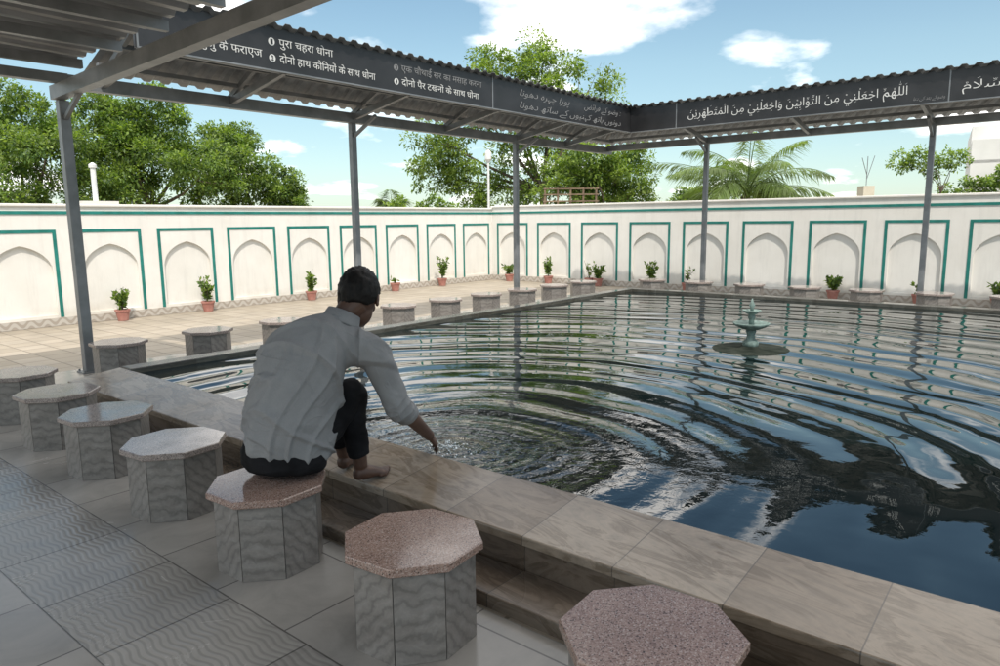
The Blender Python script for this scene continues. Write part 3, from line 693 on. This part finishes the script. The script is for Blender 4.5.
b.ell(HD+Uh*.022-Fh*.008,(Fh*.098,Sh*.077,Uh*.098))
b.ell(HD+Fh*.028-Uh*.045,(Fh*.062,Sh*.056,Uh*.07))
b.ell(HD+Fh*.062-Uh*.088,(Fh*.022,Sh*.024,Uh*.018))
b.tube([HD+Fh*.088+Uh*.02,HD+Fh*.103-Uh*.008,HD+Fh*.106-Uh*.022],[.007,.011,.014],10)
for s in (-1,1):
    b.ell(HD+Fh*.091-Uh*.022+Sh*s*.012,(Fh*.010,Sh*.008,Uh*.007),10,8)
    b.ell(HD+Fh*.080+Uh*.034+Sh*s*.03,(Fh*.012,Sh*.024,Uh*.007),12,8)
    b.ell(HD+Fh*.055-Uh*.015+Sh*s*.04,(Fh*.028,Sh*.02,Uh*.022),12,8)
    ec=HD-Fh*.005+Sh*s*.081-Uh*.008
    b.ell(ec,(Fh*.017,Sh*s*.009-Fh*.007,Uh*.031),14,10); b.ell(ec-Uh*.02+Fh*.003,(Fh*.010,Sh*.008,Uh*.012),10,8)
b.ell(HD+Fh*.086-Uh*.050,(Fh*.011,Sh*.025,Uh*.006),12,8); b.ell(HD+Fh*.084-Uh*.061,(Fh*.011,Sh*.022,Uh*.006),12,8)
def arm(Sx,E,W): b.tube([Sx,Sx.lerp(E,.5),E,E.lerp(W,.35),W],[.046,.043,.036,.037,.026],16)
arm(RS,RE,RW); arm(LS,LE,LW)
def hand(W,dirv,palmn,thumbside,curl,scale=1.0):
    d=dirv.normalized(); n=palmn-d*palmn.dot(d); n.normalize(); s=d.cross(n).normalized()
    if s.dot(thumbside)<0: s=-s
    b.tube([W-d*.01,W+d*.03,W+d*.085*scale],[(.026,.020),(.036,.016),(.040,.013)],14,side=s,sub=3,cap=.5)
    specs=[(.030,.074,.0088),(.010,.084,.0092),(-.011,.077,.0087),(-.031,.060,.0078)]
    for off,L,r in specs:
        p=W+d*.088*scale+s*off; q=[p-d*.012]; ang=0.05; cur=p
        for k,fr_ in enumerate((.45,.3,.25)):
            ang+=curl*(1+.25*random.random()); dd=d*math.cos(ang)+n*math.sin(ang)+s*off*1.8
            cur=cur+dd*L*fr_; q.append(cur)
        b.tube(q,[r,r,r*.93,r*.8],10,sub=3)
    p=W+d*.02+s*.026; 
    b.tube([p,p+s*.026+d*.022+n*.008,p+s*.040+d*.052+n*.018,p+s*.042+d*.076+n*.026],[.014,.0125,.0105,.008],10,sub=3)
hand(RW,V((.15,.07,-.12)),V((-.3,.6,-.5)),V((0,1,.3)),.15)
hand(LW,V((.10,-.08,-.03)),V((0.1,0,-1)),V((0,-1,0)),.45)
for Hh,K,A_,dy in ((RH,RK,RA,-.035),(LH,LK,LA,.06)):
    b.tube([Hh,Hh.lerp(K,.5),K,K.lerp(A_,.35)+V((-.015,0,0)),A_.lerp(K,.2),A_],[.085,.072,.054,.050,.036,.033],16)
    # the feet stand on the sloping slab
    dirf=(V((.135,dy,.015))).normalized(); sf=V((0,0,1)).cross(dirf).normalized()
    B0=V((A_.x,A_.y,GZ(A_.x)+.006))
    heel=B0+V((0,0,.030))-dirf*.014
    b.tube([heel,B0+V((0,0,.042)),B0+V((0,0,.032))+dirf*.055,B0+V((0,0,.016))+dirf*.11],[(.028,.026),(.032,.038),(.037,.030),(.043,.017)],16,side=sf,sub=4)
    inn=1 if dy<0 else -1
    for k,(o_,L,r) in enumerate(((.030,.05,.0135),(.010,.046,.010),(-.007,.040,.0092),(-.022,.034,.0086),(-.035,.027,.008))):
        p=B0+V((0,0,.010))+dirf*(.108-.006*k)+sf*inn*o_
        b.tube([p,p+dirf*L*.5+V((0,0,.002)),p+dirf*L+V((0,0,-.004))],[r,r*.9,r],10,sub=3)
for i in range(len(b.v)): b.v[i]=tuple(V(b.v[i])-O)
body=remesh(b,'person',M_skin,.0042,3)
person=put('person',body,None,O,label='man in grey shirt and black trousers leaning forward, dipping his hand',category='person')
def off(b):
    b.v=[tuple(V(x)-O) for x in b.v]; return b
def fold(p):
    q=p+O
    a=noise.noise(V((q.x*4,q.y*4,q.z*4.5)))*.008
    t=q.z*.9+q.x*.9+q.y*.3+noise.noise(q*2.6)*.17
    r=1-abs(noise.noise(V((t*9,q.y*1.8,q.z*1.3)))); w=(max(0,r-.76)**1.4)*.13
    t2=q.z*.5-q.x*.9+q.y*.6+noise.noise(q*2.2+V((5,1,2)))*.22
    r3=1-abs(noise.noise(V((t2*8,q.y*1.3,3+q.z)))); w+=(max(0,r3-.80)**1.4)*.12
    sag=max(0,1-abs(q.z-.55)/.10)*(1 if q.x<1.95 else 0); r2=1-abs(noise.noise(V((q.x*2.2,q.y*2.2,q.z*12+noise.noise(q*3)*1.8)))); w+=sag*(max(0,r2-.72)**1.2)*.07
    el=max(0,1-(q-RE).length/.14); w+=el*max(0,math.sin((q-RE).dot((RW-RS).normalized())*130+noise.noise(q*7)*4))*.007
    low=max(0,min(1,(.56-q.z)/.2)); 
    e=low*math.sin(math.atan2(q.y-2.58,q.x-1.72)*6+noise.noise(q*5)*3)*.006
    return a+w-.005+e
b=MB()
b.tube([V((1.690,2.59,.425)),V((1.705,2.588,.50)),V((1.72,2.58,.61)),V((1.75,2.57,.735)),V((1.81,2.56,.845)),V((1.895,2.55,.915)),V((1.965,2.543,.962))],
       [(.184,.180),(.188,.200),(.184,.202),(.187,.188),(.182,.155),(.145,.112),(.072,.066)],32,side=side,sub=6,cap=.12)
b.ell(V((1.880,2.55,.870)),(side*.192,V((.10,0,.09)),V((-.080,0,.078))),24,16)
b.tube([V((1.90,2.53,.875)),RS.lerp(V((1.9,2.53,.875)),.35),RS+V((-.015,0,-.008)),RS.lerp(RE,.5)+V((-.010,0,-.0)),RE+V((-.004,0,-.002)),RE.lerp(RW,.17)],[.080,.080,.074,.066,.059,.051],20,sub=5,cap=.2)
b.tube([V((1.88,2.57,.875)),LS.lerp(V((1.9,2.55,.875)),.35),LS,LS.lerp(LE,.5)+V((-.01,0,0)),LE,LE.lerp(LW,.4)],[.080,.080,.073,.066,.058,.048],20,sub=5,cap=.2)
put('shirt',remesh(off(b),'shirt',M_shirt,.0056,12,fold),person)
b=MB(); axis=(HD-NEC).normalized(); axis=(axis+V((0,0,.6))).normalized(); cpos=V((1.972,2.543,.978))
ux=V((0,1,0)); vx=axis.cross(ux).normalized(); ux=vx.cross(axis)
if vx.x<0: vx=-vx
N=40; vs=[];fs=[]
for i in range(N+1):
    t=R(28)+(2*math.pi-R(56))*i/N; d=vx*math.cos(t)*.072+ux*math.sin(t)*.070
    for k,(rr,hh) in enumerate(((1.26,-.030),(1.22,-.020),(1.05,.028),(.97,.028),(.97,-.02))): vs.append(cpos+d*rr+axis*hh)
for i in range(N):
    for k in range(5):
        k2=(k+1)%5; fs.append((i*5+k,i*5+k2,(i+1)*5+k2,(i+1)*5+k))
b.add(vs,fs); b=off(b); put('collar',b.mesh('collar',M_shirt,True),person)
b=MB(); d=(RW-RE).normalized(); c0=RE.lerp(RW,.15)
b.tube([c0-d*.018,c0-d*.01,c0+d*.02,c0+d*.028],[.054,.059,.057,.050],20,sub=3,cap=.1); 
put('cuff',remesh(off(b),'cuff',M_shirt,.004,2,lambda p:noise.noise((p+O)*24)*.004),person)
def tf(p): q=p+O; return noise.noise(q*14)*.006+max(0,.3-abs(noise.noise(V((q.x*8,q.y*8,q.z*26)))))*.012
b=MB()
b.tube([V((1.665,2.585,.385)),V((1.67,2.585,.45)),V((1.68,2.58,.56))],[(.186,.150),(.180,.155),(.15,.115)],24,side=side,cap=.25)
for Hh,K,A_ in ((RH,RK,RA),(LH,LK,LA)):
    b.tube([Hh+V((-.02,0,-.01)),Hh.lerp(K,.5)+V((0,0,-.01)),K,K.lerp(A_,.4)+V((-.01,0,0)),A_.lerp(K,.15)],[.098,.088,.068,.060,.050],18,sub=5,cap=.1)
put('trousers',remesh(off(b),'trousers',M_trouser,.0065,4,tf),person)
# hair
b=MB(); n,m=72,48; vs=[];fs=[]
for k in range(m+1):
    ph=-math.pi/2+math.pi*k/m
    for i in range(n):
        t=2*math.pi*i/n; f,s,u=math.cos(ph)*math.cos(t),math.cos(ph)*math.sin(t),math.sin(ph)
        ks=[(-1,-.78),(-.35,-.78),(-.05,-.48),(.12,-.12),(.32,.22),(.6,.48),(1,.58)]
        lim=ks[-1][1]
        for a1,a2 in zip(ks,ks[1:]):
            if a1[0]<=f<=a2[0]: lim=a1[1]+(a2[1]-a1[1])*(f-a1[0])/(a2[0]-a1[0]); break
        w=max(0,min(1,(u-lim)/.16+.5)); w=w*w*(3-2*w)
        top=max(0,u)*.012+max(0,f)*max(0,u)*.012
        d=V((f,s,u)); k_=.86+w*(.245+top*5+noise.noise(d*5)*.05+noise.noise(d*16)*.05+noise.noise(d*40)*.03)
        vs.append(HD-O+Uh*.022-Fh*.008+(Fh*f*.098+Sh*s*.079+Uh*u*.098)*k_)
for k in range(m):
    for i in range(n): j=(i+1)%n; fs.append((k*n+i,k*n+j,(k+1)*n+j,(k+1)*n+i))
b.add(vs,fs); put('hair',b.mesh('hair',M_hair,True),person)
for s in (-1,1):
    b=MB(); b.ell(HD-O+Fh*.078+Uh*.018+Sh*s*.031,(Fh*.011,Sh*.013,Uh*.009),14,10); b.ell(HD-O+Fh*.0865+Uh*.016+Sh*s*.031,(Fh*.004,Sh*.005,Uh*.005),10,8,1)
    put('eye',b.mesh('eye',[M_white,M_black],True),person)
# splash where the fingers enter the water
a=NT('white_water_drops'); M_drop=a.out((.75,.8,.82),.15)
b=MB()
for k in range(110):
    an=random.uniform(0,6.28); rr=abs(random.gauss(0,.075)); hz=random.uniform(0,.05)*max(0,1-rr/.15); r=random.uniform(.0015,.005)
    b.ell((rr*math.cos(an),rr*math.sin(an),hz+.001),((r*1.3,0,0),(0,r*1.3,0),(0,0,r*.8)),8,6)
put('water_splash',b.mesh('water_splash',M_drop,True),None,(2.62,2.54,WZ),kind='stuff',label='small splash of water drops at the dipping fingertips',category='water splash')
# ---------------------------------------------------------------- light
SE,SAZ=R(55),math.atan2(-.8,-.6)
sd=V((math.cos(SE)*math.cos(SAZ),math.cos(SE)*math.sin(SAZ),math.sin(SE)))
sl=bpy.data.lights.new('sun','SUN'); sl.energy=3.6; sl.angle=R(.6); sl.color=(1,.94,.85)
so=bpy.data.objects.new('sun',sl); COL.objects.link(so); so.rotation_euler=sd.to_track_quat('Z','Y').to_euler()
w=bpy.data.worlds.new('World'); S.world=w; w.use_nodes=True; t=w.node_tree; t.nodes.clear()
def N_(ty,**k):
    n=t.nodes.new(ty)
    for a_,v_ in k.items(): setattr(n,a_,v_)
    return n
sky=N_('ShaderNodeTexSky',sky_type='NISHITA'); sky.sun_disc=False; sky.sun_elevation=SE; sky.sun_rotation=math.pi/2-SAZ
sky.air_density=1.0; sky.dust_density=.6; sky.ozone_density=1.0
bg=N_('ShaderNodeBackground'); bg.inputs[1].default_value=.15
tc=N_('ShaderNodeTexCoord'); sp=N_('ShaderNodeSeparateXYZ'); t.links.new(tc.outputs['Generated'],sp.inputs[0])
def mth(op,a,b=None,c=None):
    n=N_('ShaderNodeMath',operation=op)
    for i,x in enumerate((a,b,c)):
        if x is None: continue
        if isinstance(x,(int,float)): n.inputs[i].default_value=x
        else: t.links.new(x,n.inputs[i])
    return n.outputs[0]
up_=mth('MAXIMUM',sp.outputs[2],0)
tr_=N_('ShaderNodeValToRGB'); t.links.new(up_,tr_.inputs[0]); e_=tr_.color_ramp.elements
e_[0].position=0; e_[0].color=(.60,.75,.77,1); e_[1].position=.5; e_[1].color=(.75,1.0,1.0,1)
m_=e_.new(.2); m_.color=(.84,1.0,.91,1)
tint=N_('ShaderNodeMixRGB',blend_type='MULTIPLY'); tint.inputs[0].default_value=1; t.links.new(tr_.outputs[0],tint.inputs[2])
t.links.new(sky.outputs[0],tint.inputs[1]); t.links.new(tint.outputs[0],bg.inputs[0])
zz=mth('ADD',up_,.26)
cb=N_('ShaderNodeCombineXYZ'); t.links.new(mth('DIVIDE',sp.outputs[0],zz),cb.inputs[0]); t.links.new(mth('DIVIDE',sp.outputs[1],zz),cb.inputs[1])
cb.inputs[2].default_value=3.7
ns=N_('ShaderNodeTexNoise'); ns.inputs['Scale'].default_value=1.6; ns.inputs['Detail'].default_value=9; ns.inputs['Roughness'].default_value=.52; ns.inputs['Distortion'].default_value=.2
t.links.new(cb.outputs[0],ns.inputs['Vector'])
cov=mth('ADD',ns.outputs['Fac'],mth('MULTIPLY',mth('MAXIMUM',mth('SUBTRACT',up_,.45),0),.6))
rp=N_('ShaderNodeValToRGB'); rp.color_ramp.elements[0].position=.495; rp.color_ramp.elements[1].position=.65; t.links.new(cov,rp.inputs[0])
rp.color_ramp.interpolation='EASE'
hz=mth('ADD',mth('MULTIPLY',mth('POWER',mth('SUBTRACT',1.0,up_),7.0),.14),.02)
fac=mth('MAXIMUM',rp.outputs[0],hz)
cbg=N_('ShaderNodeBackground'); cbg.inputs[0].default_value=(1,.97,.93,1); cbg.inputs[1].default_value=2.3
mx=N_('ShaderNodeMixShader'); t.links.new(fac,mx.inputs[0]); t.links.new(bg.outputs[0],mx.inputs[1]); t.links.new(cbg.outputs[0],mx.inputs[2])
ow=N_('ShaderNodeOutputWorld'); t.links.new(mx.outputs[0],ow.inputs[0])
